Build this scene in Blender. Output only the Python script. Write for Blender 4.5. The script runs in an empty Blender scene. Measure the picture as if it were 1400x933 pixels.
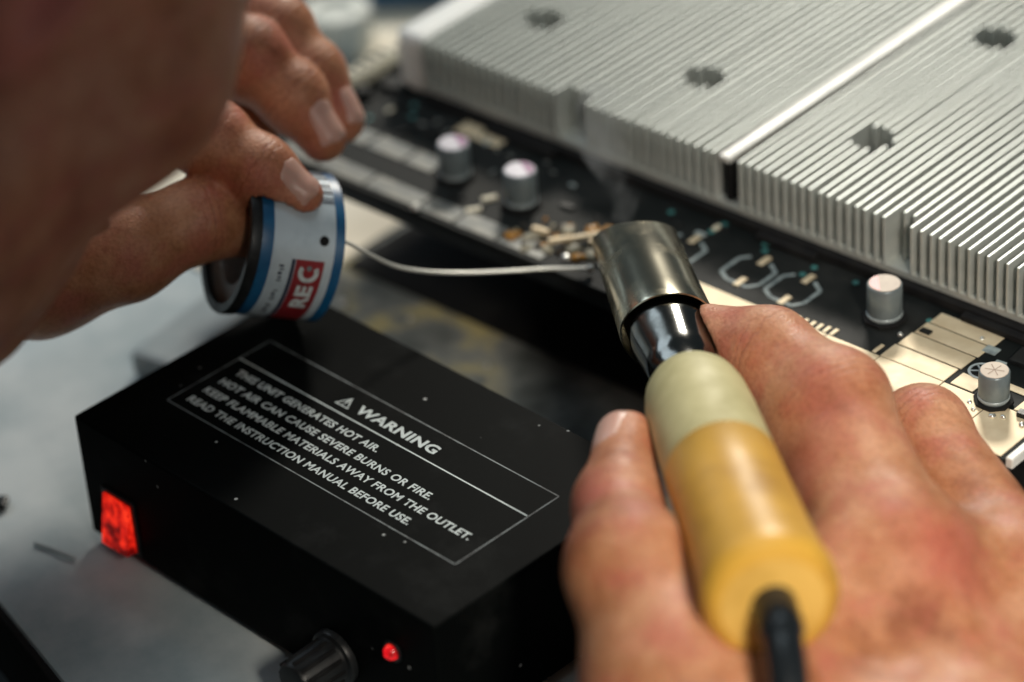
import bpy, bmesh, math, random
import numpy as np
from mathutils import Vector, Matrix

random.seed(7)
sc = bpy.context.scene
COL = sc.collection
MM = 0.001

# ------------------------------------------------------------------ camera
cam_d = bpy.data.cameras.new('camera')
cam = bpy.data.objects.new('camera', cam_d)
COL.objects.link(cam)
CAM_POS = Vector((0.52112, -0.53777, 0.52923))
RT = Vector((0.745951, 0.662858, -0.064628))
UP = Vector((-0.329070, 0.451200, 0.829537))
FW = Vector((-0.579025, 0.597526, -0.554700))
cam.matrix_world = Matrix(((RT.x, UP.x, -FW.x, CAM_POS.x), (RT.y, UP.y, -FW.y, CAM_POS.y),
                           (RT.z, UP.z, -FW.z, CAM_POS.z), (0, 0, 0, 1)))
cam_d.sensor_width = 36.0
cam_d.lens = 36.0 * 4500 / 1400
cam_d.clip_start = 0.02
cam_d.clip_end = 50
cam_d.dof.use_dof = True
cam_d.dof.focus_distance = 0.832
cam_d.dof.aperture_fstop = 5.0
cam_d.dof.aperture_blades = 0
sc.camera = cam

# ------------------------------------------------------------------ world and lamps
w = bpy.data.worlds.new('World')
sc.world = w
w.use_nodes = True
w.node_tree.nodes['Background'].inputs[0].default_value = (0.62, 0.80, 0.86, 1)
w.node_tree.nodes['Background'].inputs[1].default_value = 0.045

def area(name, loc, target, sx, sy, power, col):
    d = bpy.data.lights.new(name, 'AREA')
    d.shape = 'RECTANGLE'
    d.size, d.size_y, d.energy, d.color = sx, sy, power, col
    o = bpy.data.objects.new(name, d)
    COL.objects.link(o)
    o.location = loc
    o.rotation_euler = (Vector(target) - Vector(loc)).to_track_quat('-Z', 'Y').to_euler()
    return o

area('bench_lamp', (-0.50, 0.88, 0.74), (0.05, 0.04, 0.05), 0.20, 0.14, 8.8, (1.0, 0.94, 0.83))
area('window_light', (-1.05, 0.02, 0.82), (-0.10, 0.0, 0.03), 0.8, 0.6, 2.8, (0.76, 0.90, 1.0))
area('ceiling_lamp', (-0.10, 0.05, 1.5), (0.0, 0.0, 0.0), 1.1, 0.3, 2.6, (0.78, 0.93, 1.0))
area('rear_window', (1.30, -0.45, 0.80), (0.1, 0.05, 0.05), 0.9, 0.7, 1.0, (0.74, 0.90, 1.0))
sd = bpy.data.lights.new('hand_fill_spot', 'SPOT')  # unseen spot added to brighten the handle end and right hand
sd.energy, sd.color, sd.spot_size, sd.spot_blend, sd.shadow_soft_size = 15.0, (1.0, 0.90, 0.76), math.radians(29), 0.85, 0.06
so = bpy.data.objects.new('hand_fill_spot', sd)
COL.objects.link(so)
so.location = (0.58, -0.32, 0.46)
so.rotation_euler = (Vector((0.19, -0.06, 0.06)) - so.location).to_track_quat('-Z', 'Y').to_euler()

sc.view_settings.view_transform = 'Standard'
sc.view_settings.look = 'None'
sc.view_settings.exposure = 0.25
sc.view_settings.gamma = 1.0
sc.render.film_transparent = False

# ------------------------------------------------------------------ materials
def mat(name, col, rough=0.5, metal=0.0, **kw):
    m = bpy.data.materials.new(name)
    m.use_nodes = True
    b = m.node_tree.nodes['Principled BSDF']
    b.inputs['Base Color'].default_value = (*col, 1)
    b.inputs['Roughness'].default_value = rough
    b.inputs['Metallic'].default_value = metal
    for k, v in kw.items():
        b.inputs[k.replace('_', ' ')].default_value = v
    return m

def N(m, kind, **props):
    n = m.node_tree.nodes.new(kind)
    for k, v in props.items():
        setattr(n, k, v)
    return n

def link(m, a, b):
    m.node_tree.links.new(a, b)

def coords(m, scale=1.0, stretch=(1, 1, 1)):
    tc = N(m, 'ShaderNodeTexCoord')
    mp = N(m, 'ShaderNodeMapping')
    mp.inputs['Scale'].default_value = (scale * stretch[0], scale * stretch[1], scale * stretch[2])
    link(m, tc.outputs['Object'], mp.inputs['Vector'])
    return mp.outputs['Vector']

def noise(m, vec, scale, detail=4, rough=0.55):
    n = N(m, 'ShaderNodeTexNoise')
    n.inputs['Scale'].default_value = scale
    n.inputs['Detail'].default_value = detail
    n.inputs['Roughness'].default_value = rough
    link(m, vec, n.inputs['Vector'])
    return n.outputs['Fac']

def ramp(m, fac, stops):
    r = N(m, 'ShaderNodeValToRGB')
    el = r.color_ramp.elements
    while len(el) < len(stops):
        el.new(0.5)
    for e, (p, c) in zip(el, stops):
        e.position = p
        e.color = (*c, 1) if len(c) == 3 else c
    link(m, fac, r.inputs['Fac'])
    return r.outputs['Color']

def mixc(m, fac, a, b):
    x = N(m, 'ShaderNodeMix', data_type='RGBA')
    for sock, v in ((x.inputs[0], fac), (x.inputs[6], a), (x.inputs[7], b)):
        if isinstance(v, tuple):
            sock.default_value = (*v, 1)
        elif isinstance(v, float):
            sock.default_value = v
        else:
            link(m, v, sock)
    return x.outputs[2]

def bump(m, h, strength, dist):
    b = N(m, 'ShaderNodeBump')
    b.inputs['Strength'].default_value = strength
    b.inputs['Distance'].default_value = dist
    link(m, h, b.inputs['Height'])
    link(m, b.outputs['Normal'], m.node_tree.nodes['Principled BSDF'].inputs['Normal'])

def P(m):
    return m.node_tree.nodes['Principled BSDF'].inputs

def wear(name, col, col2, scale, rough, rough2=None, metal=0.0, bmp=0.0, lo=0.4, hi=0.65, stretch=(1, 1, 1), **kw):
    m = mat(name, col, rough, metal, **kw)
    v = coords(m, 1.0, stretch)
    f = noise(m, v, scale, 6, 0.6)
    link(m, ramp(m, f, [(lo, col), (hi, col2)]), P(m)['Base Color'])
    if rough2 is not None:
        link(m, ramp(m, f, [(lo, (rough,) * 3), (hi, (rough2,) * 3)]), P(m)['Roughness'])
    if bmp:
        bump(m, noise(m, v, scale * 3, 4), bmp, 0.0002)
    return m

def specks(name, col, dust, rough, density, size, haze=0.0, **kw):
    """dark paint with lint specks and a thin film of dust"""
    m = mat(name, col, rough, **kw)
    v = coords(m)
    vo = N(m, 'ShaderNodeTexVoronoi')
    vo.inputs['Scale'].default_value = density
    link(m, v, vo.inputs['Vector'])
    dot = ramp(m, vo.outputs['Distance'], [(size * 0.6, (1, 1, 1)), (size, (0, 0, 0))])
    sel = ramp(m, noise(m, v, density * 0.45, 1), [(0.51, (0, 0, 0)), (0.55, (1, 1, 1))])
    mul = N(m, 'ShaderNodeMath', operation='MULTIPLY')
    link(m, dot, mul.inputs[0]); link(m, sel, mul.inputs[1])
    film = ramp(m, noise(m, v, 38, 8, 0.7), [(0.54, (0, 0, 0)), (0.76, (haze,) * 3)])
    c1 = mixc(m, film, col, tuple(0.6 * x for x in dust))
    link(m, mixc(m, mul.outputs[0], c1, dust), P(m)['Base Color'])
    bump(m, noise(m, v, 2600, 2), 0.12, 0.00005)
    return m

M = {}
M['table'] = wear('table_laminate', (0.27, 0.36, 0.40), (0.58, 0.64, 0.66), 16, 0.45, 0.6, bmp=0.05, lo=0.34, hi=0.62)
M['box'] = specks('black_paint', (0.0028, 0.0036, 0.0036), (0.42, 0.44, 0.44), 0.48, 140, 0.085, haze=0.04, Specular_IOR_Level=0.02)
M['print'] = wear('white_print', (0.56, 0.63, 0.64), (0.28, 0.32, 0.33), 420, 0.6, lo=0.52, hi=0.75)
M['print_line'] = wear('grey_print', (0.17, 0.20, 0.21), (0.05, 0.055, 0.06), 260, 0.6, lo=0.42, hi=0.62)
M['black_plastic'] = wear('black_plastic', (0.007, 0.008, 0.009), (0.014, 0.016, 0.017), 300, 0.36, 0.48, Specular_IOR_Level=0.3)
M['black_rubber'] = wear('black_rubber', (0.007, 0.007, 0.008), (0.014, 0.014, 0.014), 200, 0.7, 0.9, Specular_IOR_Level=0.2)
M['white_plastic'] = wear('white_plastic', (0.80, 0.80, 0.77), (0.68, 0.68, 0.65), 60, 0.4)
M['white_guard'] = mat('milky_plastic', (0.88, 0.88, 0.85), 0.45, Subsurface_Weight=0.5, Subsurface_Scale=0.006)
M['white_guard'].node_tree.nodes['Principled BSDF'].inputs['Subsurface Radius'].default_value = (1, 1, 1)
M['cream_plastic'] = wear('cream_plastic', (0.75, 0.70, 0.55), (0.62, 0.57, 0.43), 60, 0.45)
M['paper'] = wear('paper', (0.88, 0.80, 0.66), (0.82, 0.74, 0.60), 40, 0.8)
M['grey_plastic'] = wear('grey_plastic', (0.30, 0.36, 0.39), (0.38, 0.43, 0.45), 60, 0.4)
M['blue_plastic'] = wear('blue_plastic', (0.02, 0.10, 0.22), (0.03, 0.14, 0.28), 60, 0.4)
M['alu'] = wear('aluminium', (0.53, 0.565, 0.545), (0.65, 0.665, 0.63), 60, 0.42, 0.54, metal=0.45, stretch=(1, 0.06, 1))
M['alu_bar'] = wear('aluminium_bar', (0.80, 0.80, 0.76), (0.86, 0.85, 0.81), 60, 0.5, 0.6, metal=0.2)
M['pcb'] = wear('black_solder_mask', (0.007, 0.009, 0.009), (0.026, 0.027, 0.026), 55, 0.55, 0.7, bmp=0.05, lo=0.40, hi=0.75, Specular_IOR_Level=0.14)
M['tin'] = wear('tinned_copper', (0.15, 0.16, 0.155), (0.27, 0.265, 0.235), 130, 0.5, 0.42, metal=0.2, bmp=0.25)
M['gold'] = wear('bare_copper_bus', (0.66, 0.54, 0.36), (0.76, 0.65, 0.46), 110, 0.48, 0.60, metal=0.2, bmp=0.2)
M['solder'] = mat('solder', (0.78, 0.78, 0.74), 0.28, 0.85)
M['silk'] = wear('silkscreen', (0.34, 0.40, 0.40), (0.16, 0.20, 0.21), 320, 0.6)
M['teal'] = wear('teal_via', (0.035, 0.16, 0.16), (0.06, 0.23, 0.22), 300, 0.4)
M['can'] = wear('capacitor_can', (0.15, 0.185, 0.20), (0.20, 0.24, 0.255), 120, 0.34, 0.42, metal=0.25)
M['can_ring'] = wear('capacitor_ring', (0.36, 0.42, 0.44), (0.30, 0.35, 0.37), 120, 0.35, metal=0.2)
M['can_top'] = wear('capacitor_top', (0.46, 0.45, 0.50), (0.38, 0.37, 0.42), 200, 0.40, metal=0.3)
M['can_top_warm'] = wear('capacitor_top_warm', (0.56, 0.46, 0.36), (0.48, 0.38, 0.30), 200, 0.5)
M['red_mark'] = wear('red_mark', (0.50, 0.05, 0.07), (0.58, 0.14, 0.14), 300, 0.4)
M['violet_mark'] = wear('violet_mark', (0.30, 0.05, 0.14), (0.26, 0.12, 0.28), 300, 0.4)
M['scored'] = mat('scored_metal', (0.30, 0.20, 0.14), 0.5)
M['flux'] = wear('burnt_flux', (0.52, 0.24, 0.03), (0.22, 0.11, 0.03), 260, 0.22, 0.4, bmp=0.4)
M['char'] = wear('charred_flux', (0.05, 0.035, 0.02), (0.015, 0.012, 0.01), 260, 0.4, bmp=0.5)
M['ash'] = wear('flux_crust', (0.36, 0.33, 0.24), (0.12, 0.11, 0.08), 260, 0.6, 0.4, bmp=0.6)
M['steel'] = wear('heat_tinted_steel', (0.62, 0.58, 0.46), (0.34, 0.30, 0.20), 60, 0.18, 0.34, metal=1.0, lo=0.42, hi=0.60, bmp=0.04)
M['chrome'] = wear('dark_chrome', (0.26, 0.26, 0.25), (0.14, 0.14, 0.13), 90, 0.12, 0.24, metal=1.0)
M['wire'] = mat('solder_wire', (0.80, 0.80, 0.74), 0.40, 0.5)
M['collar'] = wear('pale_yellow_grip', (0.64, 0.58, 0.31), (0.48, 0.43, 0.21), 55, 0.5, 0.65, bmp=0.06)
M['grip'] = wear('varnished_yellow_wood', (0.70, 0.39, 0.055), (0.36, 0.17, 0.022), 46, 0.42, 0.55, lo=0.48, hi=0.80, bmp=0.05,
                 Coat_Weight=0.08, Coat_Roughness=0.4)
M['end'] = wear('worn_handle_end', (0.76, 0.47, 0.11), (0.60, 0.34, 0.06), 90, 0.5, 0.6)
M['cord'] = mat('black_cord', (0.010, 0.013, 0.016), 0.25)
M['spool_blue'] = wear('blue_label', (0.004, 0.075, 0.19), (0.008, 0.11, 0.25), 160, 0.38)
M['spool_white'] = wear('silver_white_label', (0.56, 0.65, 0.71), (0.46, 0.55, 0.61), 130, 0.40, metal=0.15)
M['spool_red'] = wear('red_label', (0.20, 0.012, 0.018), (0.28, 0.02, 0.026), 160, 0.42)
M['spool_dark'] = mat('navy_print', (0.02, 0.03, 0.06), 0.5)
M['spool_grey'] = wear('grey_spool', (0.30, 0.33, 0.35), (0.24, 0.27, 0.29), 100, 0.45)
M['shirt'] = wear('olive_cloth', (0.10, 0.095, 0.06), (0.13, 0.12, 0.08), 180, 0.9)
M['trousers'] = wear('khaki_cloth', (0.22, 0.20, 0.11), (0.26, 0.24, 0.14), 180, 0.9)
M['hair'] = wear('black_hair', (0.008, 0.006, 0.005), (0.02, 0.015, 0.012), 400, 0.5, stretch=(1, 1, 0.1))
M['nail'] = mat('nail', (0.60, 0.35, 0.28), 0.34, 0.0, Subsurface_Weight=0.2, Subsurface_Scale=0.001)
M['eye'] = mat('eye_white', (0.75, 0.73, 0.70), 0.2)

def plate_material():
    m = mat('stained_metal_sheet', (0.05, 0.055, 0.055), 0.42)
    v = coords(m)
    film = ramp(m, noise(m, v, 26, 8, 0.65), [(0.34, (0.025, 0.028, 0.028)), (0.48, (0.15, 0.165, 0.16)), (0.68, (0.36, 0.375, 0.36))])
    spot = ramp(m, noise(m, v, 52, 5, 0.6), [(0.50, (0, 0, 0)), (0.60, (0.9, 0.9, 0.9))])
    where = ramp(m, noise(m, v, 15, 2, 0.5), [(0.46, (0, 0, 0)), (0.60, (1, 1, 1))])
    mul = N(m, 'ShaderNodeMath', operation='MULTIPLY')
    link(m, spot, mul.inputs[0]); link(m, where, mul.inputs[1])
    c = mixc(m, mul.outputs[0], film, (0.50, 0.43, 0.20))
    pit = ramp(m, noise(m, v, 110, 4, 0.6), [(0.30, (1, 1, 1)), (0.36, (0, 0, 0))])
    link(m, mixc(m, pit, c, (0.008, 0.008, 0.006)), P(m)['Base Color'])
    link(m, ramp(m, noise(m, v, 60, 4), [(0.4, (0.3,) * 3), (0.7, (0.6,) * 3)]), P(m)['Roughness'])
    return m
M['plate'] = plate_material()

def lamp_material(name, col, strength):
    m = mat(name, (0.25, 0.01, 0.01), 0.25)
    v = coords(m)
    f = noise(m, v, 190, 3)
    link(m, ramp(m, f, [(0.38, (0.06, 0.0, 0.0)), (0.52, col), (0.70, (1.0, 0.05, 0.015))]), P(m)['Emission Color'])
    P(m)['Emission Strength'].default_value = strength
    return m
M['switch_lit'] = lamp_material('lit_red_switch', (0.55, 0.010, 0.004), 1.0)
M['led_lit'] = lamp_material('lit_red_led', (0.75, 0.005, 0.012), 0.9)

def skin_material():
    m = mat('skin', (0.5, 0.25, 0.15), 0.50, Specular_IOR_Level=0.42, Subsurface_Weight=0.18, Subsurface_Scale=0.0018)
    P(m)['Subsurface Radius'].default_value = (1.0, 0.32, 0.16)
    v = coords(m)
    base = ramp(m, noise(m, v, 48, 6, 0.62), [(0.30, (0.28, 0.088, 0.034)), (0.47, (0.50, 0.215, 0.102)), (0.68, (0.68, 0.355, 0.205))])
    blot = ramp(m, noise(m, v, 85, 4, 0.6), [(0.46, (0, 0, 0)), (0.66, (0.75, 0.75, 0.75))])
    c0 = mixc(m, blot, base, (0.50, 0.150, 0.095))
    at = N(m, 'ShaderNodeAttribute', attribute_name='flush_glow')
    c1 = mixc(m, at.outputs['Fac'], c0, (0.56, 0.135, 0.105))
    pores = ramp(m, noise(m, v, 850, 3), [(0.32, (0.82, 0.77, 0.74)), (0.58, (1, 1, 1))])
    mu = N(m, 'ShaderNodeMix', data_type='RGBA', blend_type='MULTIPLY')
    mu.inputs[0].default_value = 1.0
    link(m, c1, mu.inputs[6]); link(m, pores, mu.inputs[7])
    # knuckle wrinkles: lines across the finger, from the distance along the finger to the joint
    cs = N(m, 'ShaderNodeAttribute', attribute_name='crease_s')
    cm = N(m, 'ShaderNodeAttribute', attribute_name='crease_m')
    wob = N(m, 'ShaderNodeMath', operation='MULTIPLY_ADD')
    link(m, noise(m, v, 210, 3), wob.inputs[0]); wob.inputs[1].default_value = 5.0
    link(m, cs.outputs['Fac'], wob.inputs[2])
    frq = N(m, 'ShaderNodeMath', operation='MULTIPLY'); link(m, wob.outputs[0], frq.inputs[0]); frq.inputs[1].default_value = 2.7
    sn = N(m, 'ShaderNodeMath', operation='SINE'); link(m, frq.outputs[0], sn.inputs[0])
    line = ramp(m, sn.outputs[0], [(0.35, (1, 1, 1)), (0.95, (0, 0, 0))])
    lm = N(m, 'ShaderNodeMath', operation='MULTIPLY'); link(m, line, lm.inputs[0]); link(m, cm.outputs['Fac'], lm.inputs[1])
    inv = N(m, 'ShaderNodeMath', operation='MULTIPLY_ADD'); link(m, cm.outputs['Fac'], inv.inputs[0]); inv.inputs[1].default_value = -1.0; inv.inputs[2].default_value = 1.0
    hgt = N(m, 'ShaderNodeMath', operation='ADD'); link(m, lm.outputs[0], hgt.inputs[0]); link(m, inv.outputs[0], hgt.inputs[1])
    fold = ramp(m, hgt.outputs[0], [(0.0, (0.62, 0.50, 0.46)), (0.7, (1, 1, 1))])
    mu2 = N(m, 'ShaderNodeMix', data_type='RGBA', blend_type='MULTIPLY')
    mu2.inputs[0].default_value = 0.75
    link(m, mu.outputs[2], mu2.inputs[6]); link(m, fold, mu2.inputs[7])
    link(m, mu2.outputs[2], P(m)['Base Color'])
    vo = N(m, 'ShaderNodeTexVoronoi', feature='DISTANCE_TO_EDGE')
    vo.inputs['Scale'].default_value = 800
    link(m, v, vo.inputs['Vector'])
    wn = noise(m, v, 230, 6, 0.68)
    add = N(m, 'ShaderNodeMath', operation='ADD')
    link(m, vo.outputs['Distance'], add.inputs[0]); link(m, wn, add.inputs[1])
    h2 = N(m, 'ShaderNodeMath', operation='MULTIPLY_ADD')
    link(m, hgt.outputs[0], h2.inputs[0]); h2.inputs[1].default_value = 1.3; link(m, add.outputs[0], h2.inputs[2])
    bump(m, h2.outputs[0], 0.28, 0.0006)
    link(m, ramp(m, noise(m, v, 140, 4), [(0.35, (0.42,) * 3), (0.65, (0.60,) * 3)]), P(m)['Roughness'])
    return m
M['skin'] = skin_material()

# ------------------------------------------------------------------ object helpers
def tag(o, label=None, cat=None, group=None, kind=None):
    for k, v in (('label', label), ('category', cat), ('group', group), ('kind', kind)):
        if v:
            o[k] = v
    return o

def empty(name, loc=(0, 0, 0), rz=0.0):
    o = bpy.data.objects.new(name, None)
    COL.objects.link(o)
    o.location = loc
    o.rotation_euler = (0, 0, rz)
    o.empty_display_size = 0.01
    return o

def place(name, me, m, parent=None, smooth=False):
    if m is not None and not me.materials:
        me.materials.append(m)
    if smooth:
        me.polygons.foreach_set('use_smooth', [True] * len(me.polygons))
    o = bpy.data.objects.new(name, me)
    COL.objects.link(o)
    o.parent = parent
    return o

def bm_mesh(bm, name):
    me = bpy.data.meshes.new(name)
    bmesh.ops.recalc_face_normals(bm, faces=bm.faces)
    bm.to_mesh(me)
    bm.free()
    return me

def add_box(bm, x0, x1, y0, y1, z0, z1, bev=0.0, seg=2):
    r = bmesh.ops.create_cube(bm, size=1.0)
    vs = r['verts']
    bmesh.ops.scale(bm, vec=(x1 - x0, y1 - y0, z1 - z0), verts=vs)
    bmesh.ops.translate(bm, vec=((x0 + x1) / 2, (y0 + y1) / 2, (z0 + z1) / 2), verts=vs)
    if bev > 0:
        es = list({e for v in vs for e in v.link_edges})
        bmesh.ops.bevel(bm, geom=es, offset=bev, segments=seg, affect='EDGES', profile=0.5)

def box(name, x0, x1, y0, y1, z0, z1, m, parent=None, bev=0.0, seg=2):
    """box in millimetres"""
    bm = bmesh.new()
    add_box(bm, x0 * MM, x1 * MM, y0 * MM, y1 * MM, z0 * MM, z1 * MM, bev * MM, seg)
    return place(name, bm_mesh(bm, name), m, parent)

def lathe(prof, n=48, axis_o=(0, 0, 0), axis=(0, 0, 1), closed=True):
    """profile of (r, h) in mm turned about an axis; returns mesh"""
    a = Vector(axis).normalized()
    t = a.orthogonal().normalized()
    b = a.cross(t)
    o = Vector(axis_o)
    vs, fs = [], []
    for r, h in prof:
        for i in range(n):
            g = 2 * math.pi * i / n
            vs.append((o + a * h + (t * math.cos(g) + b * math.sin(g)) * r) * MM)
    for k in range(len(prof) - 1):
        for i in range(n):
            j = (i + 1) % n
            fs.append((k * n + i, k * n + j, (k + 1) * n + j, (k + 1) * n + i))
    if closed:
        fs.append(tuple(range(n - 1, -1, -1)))
        fs.append(tuple(range((len(prof) - 1) * n, len(prof) * n)))
    me = bpy.data.meshes.new('turned')
    me.from_pydata([tuple(v) for v in vs], [], fs)
    bm = bmesh.new(); bm.from_mesh(me)
    bmesh.ops.recalc_face_normals(bm, faces=bm.faces)
    bm.to_mesh(me); bm.free()
    return me

def smooth_by_angle(o, ang=40):
    me = o.data
    me.polygons.foreach_set('use_smooth', [True] * len(me.polygons))
    bm = bmesh.new(); bm.from_mesh(me)
    for e in bm.edges:
        if len(e.link_faces) == 2 and e.calc_face_angle(0) > math.radians(ang):
            e.smooth = False
    bm.to_mesh(me); bm.free()
    return o

def catmull(pts, sub=8):
    pts = [Vector(p) for p in pts]
    q = [pts[0] * 2 - pts[1]] + pts + [pts[-1] * 2 - pts[-2]]
    out = []
    for i in range(1, len(q) - 2):
        for s in range(sub):
            t = s / sub
            a, b, c, d = q[i - 1], q[i], q[i + 1], q[i + 2]
            out.append(0.5 * ((2 * b) + (c - a) * t + (2 * a - 5 * b + 4 * c - d) * t * t + (3 * b - a - 3 * c + d) * t ** 3))
    out.append(pts[-1])
    return out

def tube_mesh(pts, rad, n=12, cap=True):
    """tube along points (mm); rad a number or list"""
    pts = [Vector(p) for p in pts]
    vs, fs = [], []
    nrm = None
    for i, p in enumerate(pts):
        d = (pts[min(i + 1, len(pts) - 1)] - pts[max(i - 1, 0)]).normalized()
        nrm = d.orthogonal().normalized() if nrm is None else (nrm - d * nrm.dot(d)).normalized()
        b = d.cross(nrm)
        r = rad[i] if isinstance(rad, (list, tuple)) else rad
        for k in range(n):
            g = 2 * math.pi * k / n
            vs.append((p + (nrm * math.cos(g) + b * math.sin(g)) * r) * MM)
    for i in range(len(pts) - 1):
        for k in range(n):
            j = (k + 1) % n
            fs.append((i * n + k, i * n + j, (i + 1) * n + j, (i + 1) * n + k))
    if cap:
        fs.append(tuple(range(n - 1, -1, -1)))
        fs.append(tuple(range((len(pts) - 1) * n, len(pts) * n)))
    me = bpy.data.meshes.new('tube')
    me.from_pydata([tuple(v) for v in vs], [], fs)
    return me

def text_mesh(s, bold=0.0):
    cu = bpy.data.curves.new('lettering', 'FONT')
    cu.body = s
    cu.size = 1.0
    cu.offset = bold
    cu.space_character = 1.06
    cu.resolution_u = 3
    o = bpy.data.objects.new('lettering', cu)
    COL.objects.link(o)
    bpy.context.view_layer.update()
    dg = bpy.context.evaluated_depsgraph_get()
    me = bpy.data.meshes.new_from_object(o.evaluated_get(dg))
    bpy.data.objects.remove(o)
    bpy.data.curves.remove(cu)
    return me

def fit_text(s, x0, x1, y0, y1, bold=0.0):
    """lettering mesh scaled into the box (mm -> m)"""
    me = text_mesh(s, bold)
    co = np.zeros(len(me.vertices) * 3); me.vertices.foreach_get('co', co); co = co.reshape(-1, 3)
    lo, hi = co.min(0), co.max(0)
    co[:, 0] = (x0 + (co[:, 0] - lo[0]) / (hi[0] - lo[0]) * (x1 - x0)) * MM
    co[:, 1] = (y0 + (co[:, 1] - lo[1]) / (hi[1] - lo[1]) * (y1 - y0)) * MM
    co[:, 2] = 0
    me.vertices.foreach_set('co', co.ravel()); me.update()
    me.materials.clear()
    return me

# ------------------------------------------------------------------ implicit surfaces for skin and cloth
def seg_d(Pt, a, b, ra, rb):
    a = np.asarray(a, np.float32); b = np.asarray(b, np.float32)
    ba = b - a
    pa = Pt - a
    t = np.clip((pa @ ba) / max(float(ba @ ba), 1e-6), 0, 1)
    return np.sqrt((((pa - t[..., None] * ba)) ** 2).sum(-1)) - (ra + (rb - ra) * t)

def ell_d(Pt, c, r):
    r = np.asarray(r, np.float32)
    q = (Pt - np.asarray(c, np.float32))
    k0 = np.sqrt(((q / r) ** 2).sum(-1)); k1 = np.sqrt(((q / (r * r)) ** 2).sum(-1))
    return k0 * (k0 - 1.0) / np.maximum(k1, 1e-6)

def smin(a, b, k):
    h = np.maximum(k - np.abs(a - b), 0) / k
    return np.minimum(a, b) - h * h * k * 0.25

def smax(a, b, k):
    return -smin(-a, -b, k)

def surface(fn, lo, hi, h):
    """naive surface nets; returns vertices (mm) and quads"""
    lo = np.array(lo, np.float32); n = np.ceil((np.array(hi) - lo) / h).astype(int) + 1
    V = np.empty(n, np.float32)
    ys = lo[1] + h * np.arange(n[1], dtype=np.float32); zs = lo[2] + h * np.arange(n[2], dtype=np.float32)
    for i0 in range(0, n[0], 24):
        xs = lo[0] + h * np.arange(i0, min(i0 + 24, n[0]), dtype=np.float32)
        g = np.stack(np.meshgrid(xs, ys, zs, indexing='ij'), -1)
        V[i0:i0 + len(xs)] = fn(g)
    S = V < 0
    c = np.zeros(n - 1, np.int8)
    for dx in (0, 1):
        for dy in (0, 1):
            for dz in (0, 1):
                c += S[dx:n[0] - 1 + dx, dy:n[1] - 1 + dy, dz:n[2] - 1 + dz]
    act = (c > 0) & (c < 8)
    idx = np.argwhere(act)
    vid = -np.ones(n - 1, np.int64); vid[act] = np.arange(len(idx))
    acc = np.zeros((len(idx), 3), np.float64); cnt = np.zeros(len(idx))
    cor = [(a, b, d) for a in (0, 1) for b in (0, 1) for d in (0, 1)]
    for p in cor:
        for ax in range(3):
            if p[ax]:
                continue
            q = list(p); q[ax] = 1
            v0 = V[idx[:, 0] + p[0], idx[:, 1] + p[1], idx[:, 2] + p[2]]
            v1 = V[idx[:, 0] + q[0], idx[:, 1] + q[1], idx[:, 2] + q[2]]
            m = (v0 < 0) != (v1 < 0)
            t = np.where(m, v0 / np.where(m, v0 - v1, 1), 0)
            pos = np.tile(np.array(p, float), (len(idx), 1)); pos[:, ax] = t
            acc[m] += pos[m]; cnt[m] += 1
    verts = lo + h * (idx + acc / cnt[:, None])
    quads = []
    for ax in range(3):
        o1, o2 = [a for a in range(3) if a != ax]
        sl0 = [slice(1, -1)] * 3; sl0[ax] = slice(0, -1)
        sl1 = list(sl0); sl1[ax] = slice(1, None)
        A = S[tuple(sl0)]; B = S[tuple(sl1)]
        e = np.argwhere(A != B)
        if len(e) == 0:
            continue
        inside = A[e[:, 0], e[:, 1], e[:, 2]]
        base = e.copy(); base[:, o1] += 1; base[:, o2] += 1
        def cell(d1, d2):
            k = base.copy(); k[:, o1] -= d1; k[:, o2] -= d2
            return vid[k[:, 0], k[:, 1], k[:, 2]]
        q = np.stack([cell(1, 1), cell(0, 1), cell(0, 0), cell(1, 0)], 1)
        flip = inside if ax != 1 else ~inside
        q[~flip] = q[~flip][:, ::-1]
        quads.append(q)
    return verts, np.concatenate(quads)

def mesh_from(chunks, name, flush_glow=(), joints=()):
    vs, fs, off = [], [], 0
    for v, q in chunks:
        vs.append(v); fs.append(q + off); off += len(v)
    v = np.concatenate(vs); q = np.concatenate(fs)
    me = bpy.data.meshes.new(name)
    me.vertices.add(len(v)); me.vertices.foreach_set('co', (v * MM).astype(np.float32).ravel())
    me.loops.add(len(q) * 4); me.loops.foreach_set('vertex_index', q.astype(np.int32).ravel())
    me.polygons.add(len(q))
    me.polygons.foreach_set('loop_start', (np.arange(len(q)) * 4).astype(np.int32))
    me.polygons.foreach_set('use_smooth', np.ones(len(q), bool))
    me.update(calc_edges=True); me.validate()
    if flush_glow:
        f = np.zeros(len(v))
        for c, r, s in flush_glow:
            f += s * np.exp(-((v - np.array(c)) ** 2).sum(1) / (r * r))
        at = me.attributes.new('flush_glow', 'FLOAT', 'POINT')
        at.data.foreach_set('value', np.clip(f, 0, 0.85).astype(np.float32))
    if joints:
        cs, cm = np.zeros(len(v)), np.zeros(len(v))
        for c, ax, wd, st in joints:
            q_ = v - np.array(c)
            s_ = q_ @ np.array(ax)
            m_ = st * np.exp(-(s_ / wd) ** 2) * np.exp(-((q_ ** 2).sum(1) / 18.0 ** 2) ** 2)
            k_ = m_ > cm
            cs[k_], cm[k_] = s_[k_], m_[k_]
        for nm, val in (('crease_s', cs), ('crease_m', cm)):
            a_ = me.attributes.new(nm, 'FLOAT', 'POINT'); a_.data.foreach_set('value', val.astype(np.float32))
    return me

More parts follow.
